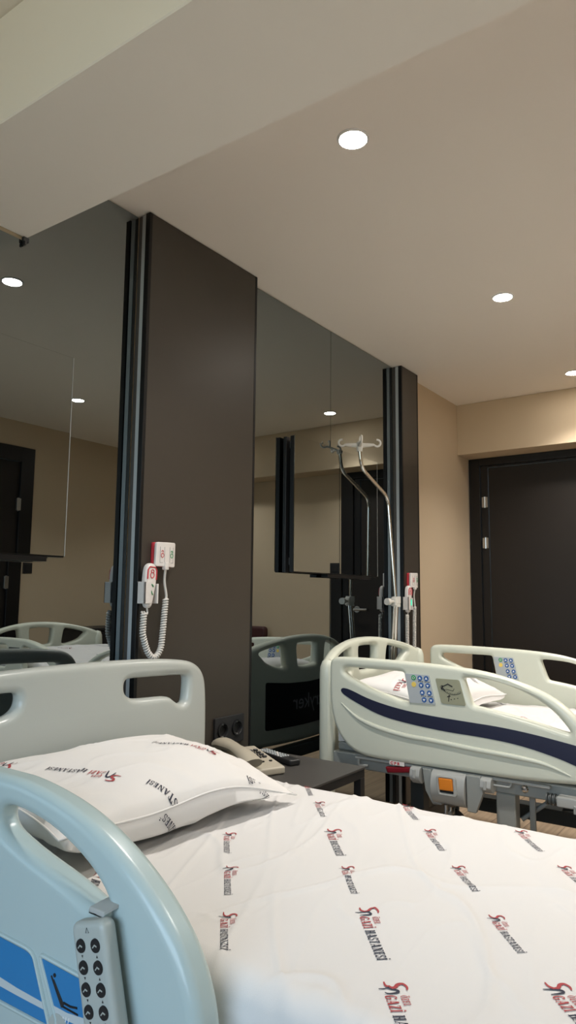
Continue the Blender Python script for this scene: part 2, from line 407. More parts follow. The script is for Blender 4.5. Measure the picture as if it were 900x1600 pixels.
def mirror_cabinet(x0, x1, z0, z1, label):
    yf, yb = 1.728, WY-.0005
    r = empty('mirror_cabinet', ((x0+x1)/2, yf, z0), label, 'mirror cabinet', 'mirror fronted panels hung on the smoked mirror')
    xm = (x0+x1)/2
    for a, b in ((x0, xm), (xm, x1)):
        bm = NB(); box(bm, a+(.0018 if a > x0 else .0004), b-(.0018 if b < x1 else .0024), yf-.004, yf-.0005, z0+.004, z1, .0006, 1); obj('mirror_door', bm, 'mirror', r)
    bm = NB(); box(bm, x1-.0022, x1, yf-.0046, yf-.0005, z0+.004, z1, .0003, 1); obj('glass_edge', bm, 'glass_edge', r)
    bm = NB(); box(bm, x0, x1, yf, yf+.020, z0, z1-.002, .001, 1); obj('carcass', bm, 'black', r)
    bm = NB(); box(bm, x0+.055, x1-.055, yf+.0205, yb, z0+.03, z1-.03); box(bm, x0, x0+.025, yb-.008, yb, z0, z1-.003)
    obj('backing', bm, 'black_plastic', r)
    bm = NB(); box(bm, x0+.28, x1-.06, yf-.002, yf+.035, z0-.014, z0-.0005, .001, 1); obj('bottom_rail', bm, 'black', r)
    for zc in (z0+.035, z1-.05):
        bm = NB(); tube(bm, fillet_path([(x0+.03, yf+.021, zc+.028), (x0+.03, yf+.03, zc+.028), (x0+.03, yf+.03, zc), (x0+.03, yf+.042, zc), (x0+.03, yf+.042, zc+.03)], .004, 4), .0022, 8)
        obj('hook', bm, 'steel', r)
mirror_cabinet(2.49, 3.255, 1.217, 1.82, 'two-door smoked mirror cabinet on the headwall behind the IV pole')
mirror_cabinet(.545, 1.310, 1.22, 1.825, 'smoked mirror cabinet above the pale grey headboard, cut by the photo edge')

# ------------------------------------------------------------------ ceiling lamps
LAMP_W = 58.
def downlight(x, y, label):
    r = empty('ceiling_downlight', (x, y, CEIL), label, 'ceiling light', 'round white ceiling downlights')
    z = CEIL
    bm = NB(); lathe(bm, [(.0385, z-.0004), (.0385, z-.004), (.041, z-.006), (.046, z-.003), (.0468, z-.0002)], (x, y, 0), seg=40)
    obj('trim_ring', bm, 'lamp_rim', r)
    bm = NB(); lathe(bm, [(.0375, z-.0006), (.0375, z-.0052), (.030, z-.0066), (.012, z-.0072)], (x, y, 0), seg=40)
    obj('diffuser', bm, 'lamp', r)
    sl_ = bpy.data.lights.new('downlight_beam', 'SPOT'); sl_.energy = LAMP_W; sl_.color = (1., .95, .89); sl_.spot_size = math.radians(118); sl_.spot_blend = 1.; sl_.shadow_soft_size = .035
    so = bpy.data.objects.new('downlight_beam', sl_); COL.objects.link(so); so.location = (x, y, CEIL-.045)
downlight(1.648, .945, 'largest round downlight in the ceiling, above the near bed')
downlight(2.955, .940, 'middle downlight of the ceiling row, above the far bed headboard side')
downlight(4.215, .940, 'downlight cut by the right photo edge, in front of the door')
downlight(1.650, -.320, 'unseen downlight added above the foot end of the near bed, behind the camera')  # unseen lamp, added for more bounce light onto the ceiling
downlight(4.210, -.320, 'unseen downlight added in the rear corner by the maroon chair')  # also out of view, added to light the rear of the room
downlight(2.990, -.320, 'small downlight seen only as the lower left reflection in the smoked mirror')

# ------------------------------------------------------------------ switches, socket
def switch(c, axis, label):
    r = empty('light_switch', c, label, 'light switch')
    x, y, z = c
    bm = NB(); bm2 = NB()
    if axis == 'X':
        box(bm, x-.008, x-.0005, y-.042, y+.042, z-.042, z+.042, .003); box(bm2, x-.012, x-.0082, y-.028, y+.028, z-.028, z+.028, .002)
    else:
        box(bm, x-.042, x+.042, y+.0005, y+.008, z-.042, z+.042, .003); box(bm2, x-.028, x+.028, y+.0082, y+.012, z-.028, z+.028, .002)
    obj('switch_plate', bm, 'socket', r); obj('rocker', bm2, 'black_plastic', r)
switch((XR, .565, 1.335), 'X', 'black square wall switch beside the corridor door, seen reflected in the mirror cabinet')
switch((3.335, YB, 1.315), 'Y', 'black square wall switch beside the rear door, reflected at the far left')

r = empty('power_socket', (2.06, PF, .622), 'black double power socket on the wide taupe panel above the bedside table', 'power socket')
bm = NB()
plate(bm, roundpoly([(1.978, .574), (2.143, .574), (2.143, .673), (1.978, .673)], .004), [[(cx+.0285*math.cos(a*PI/16), .626+.0285*math.sin(a*PI/16)) for a in range(32)] for cx in (2.02, 2.101)], .010, .0015, lambda u, v, w: (u, PF-.0055+w, v))
obj('cover_plate', bm, 'socket', r)
for cx in (2.02, 2.101):
    bm = NB(); lathe(bm, [(.0275, PF-.0008), (.0275, PF-.016), (.0245, PF-.0165), (.0225, PF-.013), (.021, PF-.003)], (cx, 0, .626), 'Y', 32)
    tube(bm, [(cx-.0095, PF-.0005, .626), (cx-.0095, PF-.0035, .626)], .0025, 8); tube(bm, [(cx+.0095, PF-.0005, .626), (cx+.0095, PF-.0035, .626)], .0025, 8)
    o = obj('socket_ring', bm, 'black_plastic', r)
    bm = NB(); box(bm, cx-.003, cx+.003, PF-.013, PF-.003, .602, .6065, .0008, 1); obj('earth_clip', bm, 'steel', o); bm = NB(); box(bm, cx-.003, cx+.003, PF-.013, PF-.003, .6455, .650, .0008, 1); obj('earth_clip', bm, 'steel', o)

# ------------------------------------------------------------------ nurse call units
def nurse_call(ox, oz, zb, led, label):
    r = empty('nurse_call_unit', (ox, PF, oz-.2), label, 'nurse call', 'white nurse call units with coiled cords')
    P = lambda x, y, z: (ox+x, y, oz+z)
    yb = PF-.001
    # wall plate: curved white front over a red rear body (x -.045..+.045, z -.04..+.04)
    bm = NB(); plate(bm, roundpoly([(-.045, -.041), (.043, -.043), (.045, .041), (-.043, .039)], .006), [], .012, .002, lambda u, v, w: P(u, yb-.0065+w, v)); o = obj('rear_shell', bm, 'red_soft', r); o['label'] = 'red rear shell'
    bm = NB()
    def bulge(t): bisects(t, [i*.008 for i in range(-5, 6)], 0)
    plate(bm, roundpoly([(-.045, -.041), (.043, -.043), (.045, .041), (-.043, .039)], .008), [], .012, .003, lambda u, v, w: P(u, yb-.0205+w-.007*math.cos(u/.045*1.5), v), post=bulge)
    fp = obj('front_plate', bm, 'white_plastic', r)
    bm = NB()
    yf = yb-.0285
    fy = lambda u: yb-.0272-.007*math.cos(u/.045*1.5)
    for x in (-.03, -.012, .012, .03):
        box(bm, ox+x-.0006, ox+x+.0006, fy(x), fy(x)+.002, oz-.028, oz+.024)
    box(bm, ox-.03, ox-.012, fy(-.02)+.0004, fy(-.02)+.002, oz-.0288, oz-.0275); box(bm, ox+.012, ox+.03, fy(.02)+.0004, fy(.02)+.002, oz-.0288, oz-.0275)
    obj('button_seam', bm, 'grey_ink', fp)
    for x, mt in ((-.021, 'red_soft'), (.022, 'green')):
        bm = NB()
        tube(bm, [P(x+.006*math.cos(a*PI/10), fy(x)-.0002, -.004+.007*math.sin(a*PI/10)) for a in range(20)], .0011, 6, closed=True)
        tube(bm, [P(x+.004*math.cos(a*PI/10), fy(x)-.0002, .008+.004*math.sin(a*PI/10)) for a in range(-2, 12)], .001, 6)
        obj('button_symbol', bm, mt, fp)
    bm = NB(); box(bm, ox-.012, ox+.006, yb-.038, yb-.022, oz-.052, oz-.026, .003); obj('cord_plug', bm, 'white_plastic', r)
    # handset, leaning slightly, in a holder on the panel
    hx, hz = -.066, -.105
    tilt = math.radians(-4)
    ct, st = math.cos(tilt), math.sin(tilt)
    H = lambda u, v, w: P(hx+u*ct-v*st, yb-.0185+w, hz+u*st+v*ct)
    bm = NB()
    hs = [(-.012, -.073), (.012, -.073), (.018, -.04), (.024, 0), (.026, .045), (.018, .068), (0, .075), (-.018, .068), (-.026, .045), (-.024, 0), (-.018, -.04)]
    plate(bm, chaikin(hs, 3), [], .026, .010, H); hand = obj('handset', bm, 'white_plastic', r)
    bm = NB()
    rp = [(-.019, .02), (-.019, .05), (-.012, .060), (.012, .060), (.019, .05), (.019, .02)]
    tube(bm, [H(u, v, -.0130) for u, v in rp], .0022, 8)
    tube(bm, [H(.008*math.cos(a*PI/10), .034+.009*math.sin(a*PI/10), -.0137) for a in range(20)], .0014, 6, closed=True)
    tube(bm, [H(.006*math.cos(a*PI/10), .046+.006*math.sin(a*PI/10), -.0137) for a in range(-3, 13)], .0014, 6)
    o = obj('call_symbol', bm, 'red_soft', hand)
    bm = NB()
    for c, rr in (((0, -.004), .008), ((.001, -.03), .007)):
        tube(bm, [H(c[0]+rr*math.cos(a*PI/10), c[1]+rr*math.sin(a*PI/10), -.0137) for a in range(14)], .0019, 6)
    tube(bm, [H(-.004, -.012, -.0137), H(.004, -.022, -.0137)], .002, 6)
    obj('light_symbol', bm, 'green', hand)
    bm = NB()
    hp = [(-.034, .010), (-.028, .012), (-.028, -.046), (.020, -.046), (.026, .006), (.036, .008), (.030, -.055), (-.032, -.057)]
    box(bm, ox+hx-.034, ox+hx-.028, yb-.037, yb, oz+hz-.058, oz+hz+.012, .001, 1); box(bm, ox+hx+.026, ox+hx+.032, yb-.033, yb, oz+hz-.058, oz+hz+.006, .001, 1)
    box(bm, ox+hx-.034, ox+hx+.032, yb-.006, yb, oz+hz-.058, oz+hz+.012, .001, 1); box(bm, ox+hx-.034, ox+hx-.004, yb-.037, yb-.0325, oz+hz-.058, oz+hz+.012, .001, 1)
    obj('handset_holder', bm, 'white_plastic', r)
    if led:
        bm = NB(); box(bm, ox+hx+.004, ox+hx+.016, yb-.0345, yb-.0312, oz+hz-.034, oz+hz-.002, .002); o = obj('indicator_light', bm, 'green_led', hand); o['label'] = 'glowing green indicator'
    # cord: straight lead out of the plate, coil hanging in a U, lead to the handset
    yc = yb-.022
    path = smooth_path([P(.010, yc, -.148), P(.004, yc, -.22), P(.000, yc, zb*.75-.01), P(-.008, yc, zb+.025), P(-.034, yc, zb), P(-.062, yc, zb+.018), P(-.082, yc, zb+.06), P(-.088, yc, zb*.6-.05), P(-.086, yc, -.19)], 60)
    L = [0.]
    for a, b in zip(path[:-1], path[1:]): L.append(L[-1]+(b-a).length)
    tot = L[-1]; turns = int(tot/.0082); n = turns*10
    T, N = frames(path); hel = []
    j = 0
    for i in range(n+1):
        s = tot*i/n
        while j < len(L)-2 and L[j+1] < s: j += 1
        t = (s-L[j])/max(L[j+1]-L[j], 1e-9); p = path[j].lerp(path[j+1], t); nn = N[j].lerp(N[j+1], t).normalized(); bb = T[j].cross(nn)
        a = 2*PI*turns*i/n; hel.append(p+(nn*math.cos(a)+bb*math.sin(a))*.0075)
    bm = NB(); tube(bm, hel, .0037, 6)
    cord = obj('coiled_cord', bm, 'white_cord', r, 80)
    bm = NB(); tube(bm, smooth_path([P(-.003, yb-.03, -.05), P(.002, yc, -.09), P(.012, yc, -.135), P(.010, yc, -.15)], 8), .0042, 8)
    obj('plate_lead', bm, 'white_cord', r); bm = NB()
    tube(bm, smooth_path([H(0, -.068, 0), H(.004, -.085, 0), P(-.074, yc, -.198), P(-.080, yc, -.196), P(-.086, yc, -.188)], 6), .003, 8)
    obj('handset_lead', bm, 'white_cord', r)
nurse_call(1.688, 1.249, -.338, False, 'white nurse call unit with handset and coiled cord on the wide taupe panel')
nurse_call(3.622, 1.210, -.46, True, 'white nurse call unit with green light on the narrow taupe panel')

# ------------------------------------------------------------------ linen
def wrinkle(x, y, k=1.):
    a = math.radians(-28); u = x*math.cos(a)-y*math.sin(a); v = x*math.sin(a)+y*math.cos(a)
    n1 = noise.noise(Vector((u*1.6, v*9, 1.3))); n2 = noise.noise(Vector((u*2.3+3, v*5+u*2, 7.1))); n3 = noise.noise(Vector((x*5, y*5, 3.)))
    r1 = max(0, 1-abs(n1)*9)**2; r2 = max(0, 1-abs(n2)*11)**2
    n4 = noise.noise(Vector((u*3.1-2, v*13+u*3, 4.4))); r3 = max(0, 1-abs(n4)*9)**2
    m = .5+.5*noise.noise(Vector((x*2.1, y*2.4, 11.)))
    return k*(.0075*r1*m+.0068*r2*(1-m)+.004*r3*m*(1-m)*2+.0045*n3)
def mattress(name, x0, x1, y0, y1, zt, zb, prints, label, cap, wk=1., rise=0.):
    bm = NB(); R = .045
    def prof(n_flat, a, b):
        out = []
        H = zt-R-zb
        for k in (3, 2, 1): out.append((a, R+H*k/3))
        for k in range(6): t = k/6*PI/2; out.append((a+R-R*math.cos(t), R-R*math.sin(t)))
        for k in range(n_flat+1): out.append((a+R+(b-a-2*R)*k/n_flat, 0.))
        for k in range(1, 7): t = k/6*PI/2; out.append((b-R+R*math.sin(t), R-R*math.cos(t)))
        for k in (1, 2, 3): out.append((b, R+H*k/3))
        return out
    PX = prof(190, x0, x1); PY = prof(400, y0, y1)
    def surf(x, y):
        t = max(0, min(1, (.45-y)/.7)); return zt+wrinkle(x, y, wk)+rise*t*t*(3-2*t)
    G = [[bm.verts.new((x, y, max(zb, surf(x, y)-max(dx, dy)-.2*min(dx, dy)))) for y, dy in PY] for x, dx in PX]
    for i in range(len(PX)-1):
        for j in range(len(PY)-1): bm.faces.new((G[i][j], G[i+1][j], G[i+1][j+1], G[i][j+1]))
    poly_face(bm, [(x0+.002, y0+.002, zb+.001), (x0+.002, y1-.002, zb+.001), (x1-.002, y1-.002, zb+.001), (x1-.002, y0+.002, zb+.001)])
    e = .03
    clip = lambda x, y: x0+e < x < x1-e and y0+e < y < y1-e
    for px, py, ang, k in prints:
        stamp(bm, px, py, ang, cap*k, lambda x, y: (x, y, surf(x, y)+.0011), 1, 2, clip)
    o = obj(name, bm, ['sheet', 'print_red', 'print_navy'], None, 60, recalc=False, wn=False)
    return tag(o, label, 'mattress', 'mattresses under printed white sheets')
# ink pattern on the near sheet: diagonal rows
A0 = math.atan2(-.085, -.1)
near_prints = [(1.61,1.078),(1.479,.96),(1.329,.834),(1.163,.698),(1.03,.588),(.86,.457),(1.589,.784),(1.447,.663),(1.293,.539),(1.131,.413),(.98,.288),(1.558,.505),(1.406,.38),
               (1.182,.99),(1.038,.867),(.89,.749),(.735,.626),(.906,1.052),(1.26,.255),(1.11,.13),(.83,.16),(1.53,.22),(1.38,.10),(.97,.02),(1.24,-.02),(.82,-.12),(1.1,-.14),(1.5,-.06),(1.34,-.18),(.95,-.26)]
BIG = {2, 4, 5, 10, 16, 17}
near_mattress = mattress('mattress', .755, 1.622, -.62, 1.445, .622, .50, [(x, y, A0, 1.32 if i in BIG else 1.) for i, (x, y) in enumerate(near_prints)], 'white printed sheet on the mattress of the near bed', .0112)
far_prints = [(3.10,1.20),(2.93,.93),(3.34,1.18),(3.30,.80),(3.12,.77),(2.80,1.15),(2.70,.80),(3.28,.42),(3.0,.5),(2.8,.4),(3.1,.1),(2.7,.1),(3.25,-.1),(2.9,-.15),(2.62,.5)]
mattress('mattress', 2.475, 3.325, -.37, 1.49, .638, .546, [(x, y, A0, 1.) for x, y in far_prints], 'white printed sheet on the mattress of the far bed with ivory rails', .0155, rise=.14)

def pillow(loc, a, b, h, rot, prints, label, cap, pitch=0., tilt=0., hb=.06, front=(), droop=0.):
    bm = NB(); n = 56
    def pt(u, v, s):
        x = a*u*(1-.10*(1-v*v))*1.04; y = b*v*(1-.09*(1-u*u))*1.04
        e = .55 if s > 0 else .34
        t = max(0, (1-abs(u)**3.2))**e*max(0, (1-abs(v)**3.2))**e
        wr = .0045*noise.noise(Vector((x*9, y*9, s*3+loc[0])))+.006*noise.noise(Vector((x*4, y*7, s+5)))
        cr = max(0, 1-abs(noise.noise(Vector((x*5+y*3, y*11-x*2, loc[1]))))*6)**2*.004
        z = s*((h if s > 0 else hb)*t*(.92+.08*math.cos(u*2))+(wr+cr)*min(1, t*1.6)) + .006*math.sin(u*5)*(1-t)
        if s < 0: z = max(z, -hb*.9)
        if s < 0 and v < 0: y -= .020*min(1, t*2.2)*max(0, (-v-.6)/.4)     # the stuffing bulges out below the front seam
        z -= droop*max(0, u)**2*max(0, -v)**1.5*(1 if s > 0 else max(0, 1-t*1.6))
        return Vector((x, y, z))
    mt = Matrix.Translation(loc) @ Matrix.Rotation(rot, 4, 'Z') @ Matrix.Rotation(pitch, 4, 'X') @ Matrix.Rotation(tilt, 4, 'Y')
    sides = []
    for s in (1, -1):
        sides.append([[bm.verts.new(mt @ pt(-1+2*i/n, -1+2*j/n, s)) for j in range(n+1)] for i in range(n+1)])
    for G, s in zip(sides, (1, -1)):
        for i in range(n):
            for j in range(n):
                q = (G[i][j], G[i+1][j], G[i+1][j+1], G[i][j+1]); bm.faces.new(q if s > 0 else q[::-1])
    bmesh.ops.remove_doubles(bm, verts=bm.verts[:], dist=1e-4)
    # seam piping line around the rim
    rim = [(-1+2*i/40, -1) for i in range(40)]+[(1, -1+2*i/40) for i in range(40)]+[(1-2*i/40, 1) for i in range(40)]+[(-1, 1-2*i/40) for i in range(40)]
    tube(bm, [mt @ (pt(u, v, 1)*1.004) for u, v in rim], .0022, 6, closed=True)
    for px, py, ang, s in prints:
        def surf(x, y, s=s):
            u, v = x/a, y/b
            for _ in range(6):
                q = pt(max(-1, min(1, u)), max(-1, min(1, v)), s); u += (x-q.x)/a; v += (y-q.y)/b
            q = pt(max(-1, min(1, u)), max(-1, min(1, v)), s); return mt @ (q+Vector((0, 0, .0016*s)))
        stamp(bm, px, py, ang, cap, surf, 1, 2, lambda x, y: abs(x) < a*.96 and abs(y) < b*.97)
    for px, pw, ang in front:      # prints on the bulging front face, below the seam
        def fsurf(x, w):
            u = max(-1, min(1, x/a)); lo, hi = -1., -.2; z0 = pt(u, -1, -1).z
            for _ in range(18):
                m = (lo+hi)/2
                if pt(u, m, -1).z > z0+w: lo = m
                else: hi = m
            return mt @ (pt(u, lo, -1)+Vector((0, -.0016, -.0004)))
        stamp(bm, px, pw, ang, cap, fsurf, 1, 2, lambda x, w: -hb*.8 < w < -.003)
    return tag(obj('pillow', bm, ['pillow', 'print_red', 'print_navy'], None, 70, recalc=False, wn=False), label, 'pillow', 'white printed pillows')
pillow((1.128, 1.222, .714), .315, .212, .046, math.radians(-3), [(-.107,-.103,2.0,1),(.205,-.078,2.1,1),(.005,-.290,2.04,1),(.325,-.268,2.62,1),(-.2,.12,2.0,1)], 'white printed pillow against the pale grey headboard of the near bed', .0155, pitch=math.radians(4), hb=.080, droop=.05, front=[(.017, -.134, 2.18), (.31, -.12, 2.27)])
pillow((2.89, 1.275, .722), .335, .205, .070, math.radians(0), [(-.218,.045,3.3,1),(.27,.03,4.0,1),(.05,.1,3.6,1)], 'white printed pillow on the far bed behind the ivory rail', .021, pitch=math.radians(9), hb=.05)

# ------------------------------------------------------------------ near bed
nb = empty('hospital_bed', (1.163, .4, 0), 'near hospital bed with pale grey headboard and pale blue curved side rail', 'hospital bed', 'hospital beds with heads at the mirror wall')
bm = NB()
cx = 1.163
half = [(0, .940), (.10, .9395), (.25, .936), (.385, .926), (.44, .912), (.474, .880), (.486, .83), (.49, .70), (.485, .50), (.455, .46), (.40, .455), (.2, .455)]
outl = chaikin([(cx+u, z) for u, z in half]+[(cx-u, z) for u, z in half[::-1] if u], 2)
cut = [(.158, .868), (.161, .884), (.18, .8885), (.25, .8865), (.385, .8825), (.403, .877), (.406, .86), (.402, .812), (.394, .800), (.372, .799), (.35, .812), (.33, .826), (.27, .829), (.20, .8315), (.175, .840), (.162, .852)]
plate(bm, outl, [chaikin([(cx+u, z) for u, z in cut], 2), chaikin([(cx-u, z) for u, z in cut], 2)], .046, .019, lambda u, v, w: (u, 1.478+w, v), 5)
obj('headboard', bm, 'grey_white', nb, 60)
def foot_board():
    bm = NB()
    plate(bm, outl, [chaikin([(cx+u, z) for u, z in cut], 2), chaikin([(cx-u, z) for u, z in cut], 2)], .046, .019, lambda u, v, w: (u, -.66+w, v-.06), 5)
    return obj('footboard', bm, 'grey_white', nb, 60)
foot_board()
# side rail: pale blue curved board with an arched handle opening
RX = .708
def rmap(u, v, w): return (RX+w, u, v)
ro = [(1.385,.60),(1.375,.70),(1.345,.775),(1.28,.812),(1.20,.824),(1.10,.828),(1.03,.8275),(.984,.827),(.905,.816),(.831,.797),(.762,.767),(.699,.728),(.651,.685),(.622,.64),(.608,.60),(.602,.55),(.602,.46),(.615,.40),(.68,.372),(.9,.37),(1.15,.37),(1.31,.372),(1.37,.40),(1.385,.47)]
op_near = [(1.044,.765),(1.040,.750),(1.020,.739),(.959,.721),(.867,.702),(.81,.684),(.782,.679),(.772,.690),(.787,.713),(.827,.741),(.901,.771),(.981,.784),(1.028,.783)]
op_back = [(1.105,.765),(1.11,.748),(1.14,.738),(1.25,.728),(1.30,.724),(1.32,.735),(1.31,.755),(1.27,.775),(1.19,.784),(1.12,.785)]
bm = NB(); plate(bm, chaikin(ro, 3), [chaikin(op_near, 2), chaikin(op_back, 2)], .050, .0175, rmap, 6)
rail = obj('side_rail', bm, 'grey_blue', nb, 60); rail['label'] = 'pale blue side rail with arched handle opening'
XF = RX-.025
def flat_decal(bm, pts, lift, mi, r=.006):
    plate(bm, roundpoly(pts, r) if r else pts, [], .0012, .0002, lambda u, v, w: (XF-lift+w, u, v), 1, mi)
for pts, st in (([(1.25,.600),(.944,.5935),(.930,.589),(.884,.512),(1.25,.505)], [(1.25,.548),(1.02,.541),(.96,.538),(.897,.5375),(.895,.529),(.96,.528),(1.02,.528),(1.25,.532)]),
                ([(.908,.594),(.79,.5895),(.735,.512),(.735,.45),(.818,.45),(.868,.528)], [(.880,.541),(.845,.541),(.79,.548),(.76,.547),(.79,.538),(.83,.532),(.872,.530)])):
    bm = NB(); flat_decal(bm, pts, .0008, 0); flat_decal(bm, st, .0014, 1, .002); d = obj('blue_decal', bm, ['decal_blue', 'decal_pale'], rail); d['label'] = 'blue decal with a pale curved stripe'
    bm = NB(); q = roundpoly([(u, v) for u, v in pts], .010)
    cxx = sum(p[0] for p in q)/len(q); czz = sum(p[1] for p in q)/len(q)
    tube(bm, [(XF-.0005, u+(.004 if u > cxx else -.004), v+(.004 if v > czz else -.004)) for u, v in q], .0032, 8, closed=True)
    obj('decal_rim', bm, 'grey_blue', rail)
bm = NB()   # reclining figure pictogram on the second decal
PX_ = lambda u, v: (XF-.0016, u, v)
for pa, w in (([(.882,.578),(.856,.5445)], .0022), ([(.877,.574),(.853,.548)], .0026), ([(.855,.546),(.822,.5455)], .0022), ([(.853,.5515),(.838,.551),(.824,.5535)], .0026)):
    tube(bm, [PX_(*q) for q in pa], w*.6, 6)
lathe(bm, [(.0028, XF-.0022), (.0028, XF-.0008)], (0, .875, .5805), 'X', 12)
obj('bed_pictogram', bm, 'black_ink', rail)
bm = NB()
lathe(bm, [(.022, XF-.0026), (.0225, XF-.0012)], (0, .862, .512), 'X', 24); obj('grey_badge', bm, 'pendant', rail)
bm = NB()
for k in range(5): tube(bm, [PX_(.862-.006*k+.004, .524+.001*k), PX_(.860-.006*k+.004, .532+.001*k)], .0008, 6)
obj('badge_tick', bm, 'white_ink', rail)
# hidden frame, legs and casters of the near bed
bm = NB()
box(bm, .78, .82, -.63, 1.45, .40, .45, .004, 1); box(bm, 1.54, 1.58, -.63, 1.45, .40, .45, .004, 1); box(bm, .77, 1.60, -.60, 1.43, .452, .499, .006, 1)
box(bm, .79, 1.57, 1.05, 1.12, .17, .22, .004, 1); box(bm, .79, 1.57, -.32, -.25, .17, .22, .004, 1)
box(bm, .86, .90, -.35, 1.15, .17, .21, .004, 1); box(bm, 1.46, 1.50, -.35, 1.15, .17, .21, .004, 1)
for y in (-.29, 1.08): box(bm, .95, .99, y-.02, y+.02, .22, .45); box(bm, 1.37, 1.41, y-.02, y+.02, .22, .45)
obj('bed_frame', bm, 'bed_metal', nb)
def caster(x, y, par):
    bm = NB(); lathe(bm, [(.02, -.016), (.058, -.018), (.062, -.010), (.062, .010), (.058, .018), (.02, .016)], (x, y, .0625), 'X', 28)
    w = obj('caster_wheel', bm, 'wheel', par)
    bm = NB(); box(bm, x-.03, x-.022, y-.02, y+.02, .055, .15, .003, 1); box(bm, x+.022, x+.03, y-.02, y+.02, .055, .15, .003, 1); box(bm, x-.03, x+.03, y-.022, y+.022, .14, .17, .003, 1)
    tube(bm, [(x-.03, y, .0625), (x+.03, y, .0625)], .006, 10); obj('caster_fork', bm, 'bed_metal', w)
for x in (.84, 1.52):
    for y in (-.29, 1.085): caster(x, y, nb)

# hand control hanging on the near rail
r = empty('hand_control', (.66, .77, .60), 'pale grey hand control with black buttons hooked on the near side rail', 'bed control')
ang = math.atan2(-.92, -.38)
du = Vector((0, -.27, -.963)); dv = Vector((0, -.963, .27))
O = Vector((.660, .7745, .6885))
HC = lambda s, t, w: tuple(O+du*s+dv*t+Vector((w, 0, 0)))
bm = NB(); plate(bm, roundpoly([(0, -.033), (.215, -.033), (.215, .033), (0, .033)], .013), [], .024, .008, lambda u, v, w: HC(u, v, w)); obj('control_body', bm, 'pendant', r)
k = 0
for i in range(7):
    for t in (-.0145, .0145):
        s = .028+.0255*i
        bm = NB(); c = HC(s, t, -.0120); lathe(bm, [(.0082, -.0018), (.0088, .0008)], c, 'X', 20); bt = obj('button', bm, 'black_ink', r)
        bm = NB(); cc = Vector(c)+Vector((-.0021, 0, 0))
        tube(bm, [cc+du*.002*1-dv*.004, cc-du*.001, cc+du*.001+dv*.004], .0009, 6); obj('button_glyph', bm, 'pendant', bt)
        bm = NB(); c = Vector(HC(s+.0128, t, -.0123)); sg = 1 if t < 0 else -1
        poly_face(bm, [c+du*.0018*sg, c-du*.0018*sg+dv*.0018, c-du*.0018*sg-dv*.0018]); obj('arrow_mark', bm, 'black_ink', r)
bm = NB(); c = Vector(HC(.011, .001, -.0123))
tube(bm, [c-du*.004, c+du*.002+dv*.003, c+du*.002-dv*.003], .0005, 6, closed=True); obj('lock_mark', bm, 'black_ink', r)
bm = NB()
hk = fillet_path([Vector(HC(-.002, .002, .004)), Vector((.664, .772, .695)), Vector((.680, .765, .7005)), Vector((.735, .765, .7005)), Vector((.738, .765, .66))], .01, 5)
T_, N_ = frames(hk)
for p0, p1 in zip(hk[:-1], hk[1:]):
    pass
wv = Vector((0, .0145, 0)); 
L0 = [bm.verts.new(p+wv) for p in hk]; L1 = [bm.verts.new(p-wv) for p in hk]
up = Vector((0, 0, .004))
U0 = [bm.verts.new(p+wv+up) for p in hk]; U1 = [bm.verts.new(p-wv+up) for p in hk]
for i in range(len(hk)-1):
    bm.faces.new((L0[i], L0[i+1], L1[i+1], L1[i])); bm.faces.new((U0[i], U0[i+1], U1[i+1], U1[i])); bm.faces.new((L0[i], L0[i+1], U0[i+1], U0[i])); bm.faces.new((L1[i], L1[i+1], U1[i+1], U1[i]))
for i in (0, len(hk)-1): bm.faces.new((L0[i], L1[i], U1[i], U0[i]))
obj('hook', bm, 'latch', r)

# ------------------------------------------------------------------ far bed
fb = empty('hospital_bed', (2.9, .6, 0), 'far hospital bed with ivory arched headboard and navy striped side rails', 'hospital bed', 'hospital beds with heads at the mirror wall')
CXF = 2.9
fh = [(0, .932), (.10, .929), (.20, .918), (.33, .893), (.41, .866), (.448, .843), (.458, .81), (.458, .70), (.458, .50), (.45, .45), (.42, .438), (.2, .438)]
fo = chaikin([(u, z) for u, z in fh]+[(-u, z) for u, z in fh[::-1] if u], 2)
cutA = [(.315,.838),(.335,.853),(.32,.862),(.25,.879),(.195,.887),(.178,.882),(.172,.86),(.163,.80),(.165,.786),(.19,.784),(.25,.797),(.295,.815)]
cutB = [(.088,.882),(.078,.892),(0,.895),(-.078,.892),(-.088,.882),(-.080,.80),(-.072,.787),(0,.784),(.072,.787),(.080,.80)]
def bow(u): return -.078*min(1.3, (u/.458)**2)
def end_board(name, yc, sgn):
    bm = NB()
    plate(bm, fo, [chaikin(cutA, 2), chaikin([(-u, z) for u, z in cutA], 2), chaikin(cutB, 2)], .05, .021, lambda u, v, w: (CXF+u, yc+sgn*(bow(u))+w, v), 5, post=lambda t: bisects(t, [i*.0458 for i in range(-9, 10)]))
    for s in (-1, 1):   # rounded corner posts
        x = CXF+s*.428; y = yc+sgn*bow(.44)
        tube(bm, [(x, y, .30), (x, y, .31), (x, y, .80), (x, y-sgn*0, .83), (x-s*.004, y, .848), (x-s*.012, y, .857)], [.027, .032, .032, .030, .024, .012], 20)
    return obj(name, bm, 'bed_cream', fb, 60)
hb = end_board('headboard', 1.612, 1)
bm = NB()
yb_ = lambda u: 1.612+bow(u)+.0255
plate(bm, roundpoly([(-.30, .512), (.30, .512), (.30, .725), (.15, .712), (0, .708), (-.15, .712), (-.30, .725)], .012), [], .004, .001, lambda u, v, w: (CXF+u, yb_(u)+w, v), 1, post=lambda t: bisects(t, [i*.05 for i in range(-5, 6)]))
bp = obj('logo_panel', bm, 'black_plastic', hb); bp['label'] = 'black panel on the back of the headboard'
bm = NB(); text_faces(bm, 'stryker', .099, lambda x, y: (CXF+.162-x, yb_(.162-x)+.0026, .588+y)); obj('lettering', bm, 'grey_ink', bp)
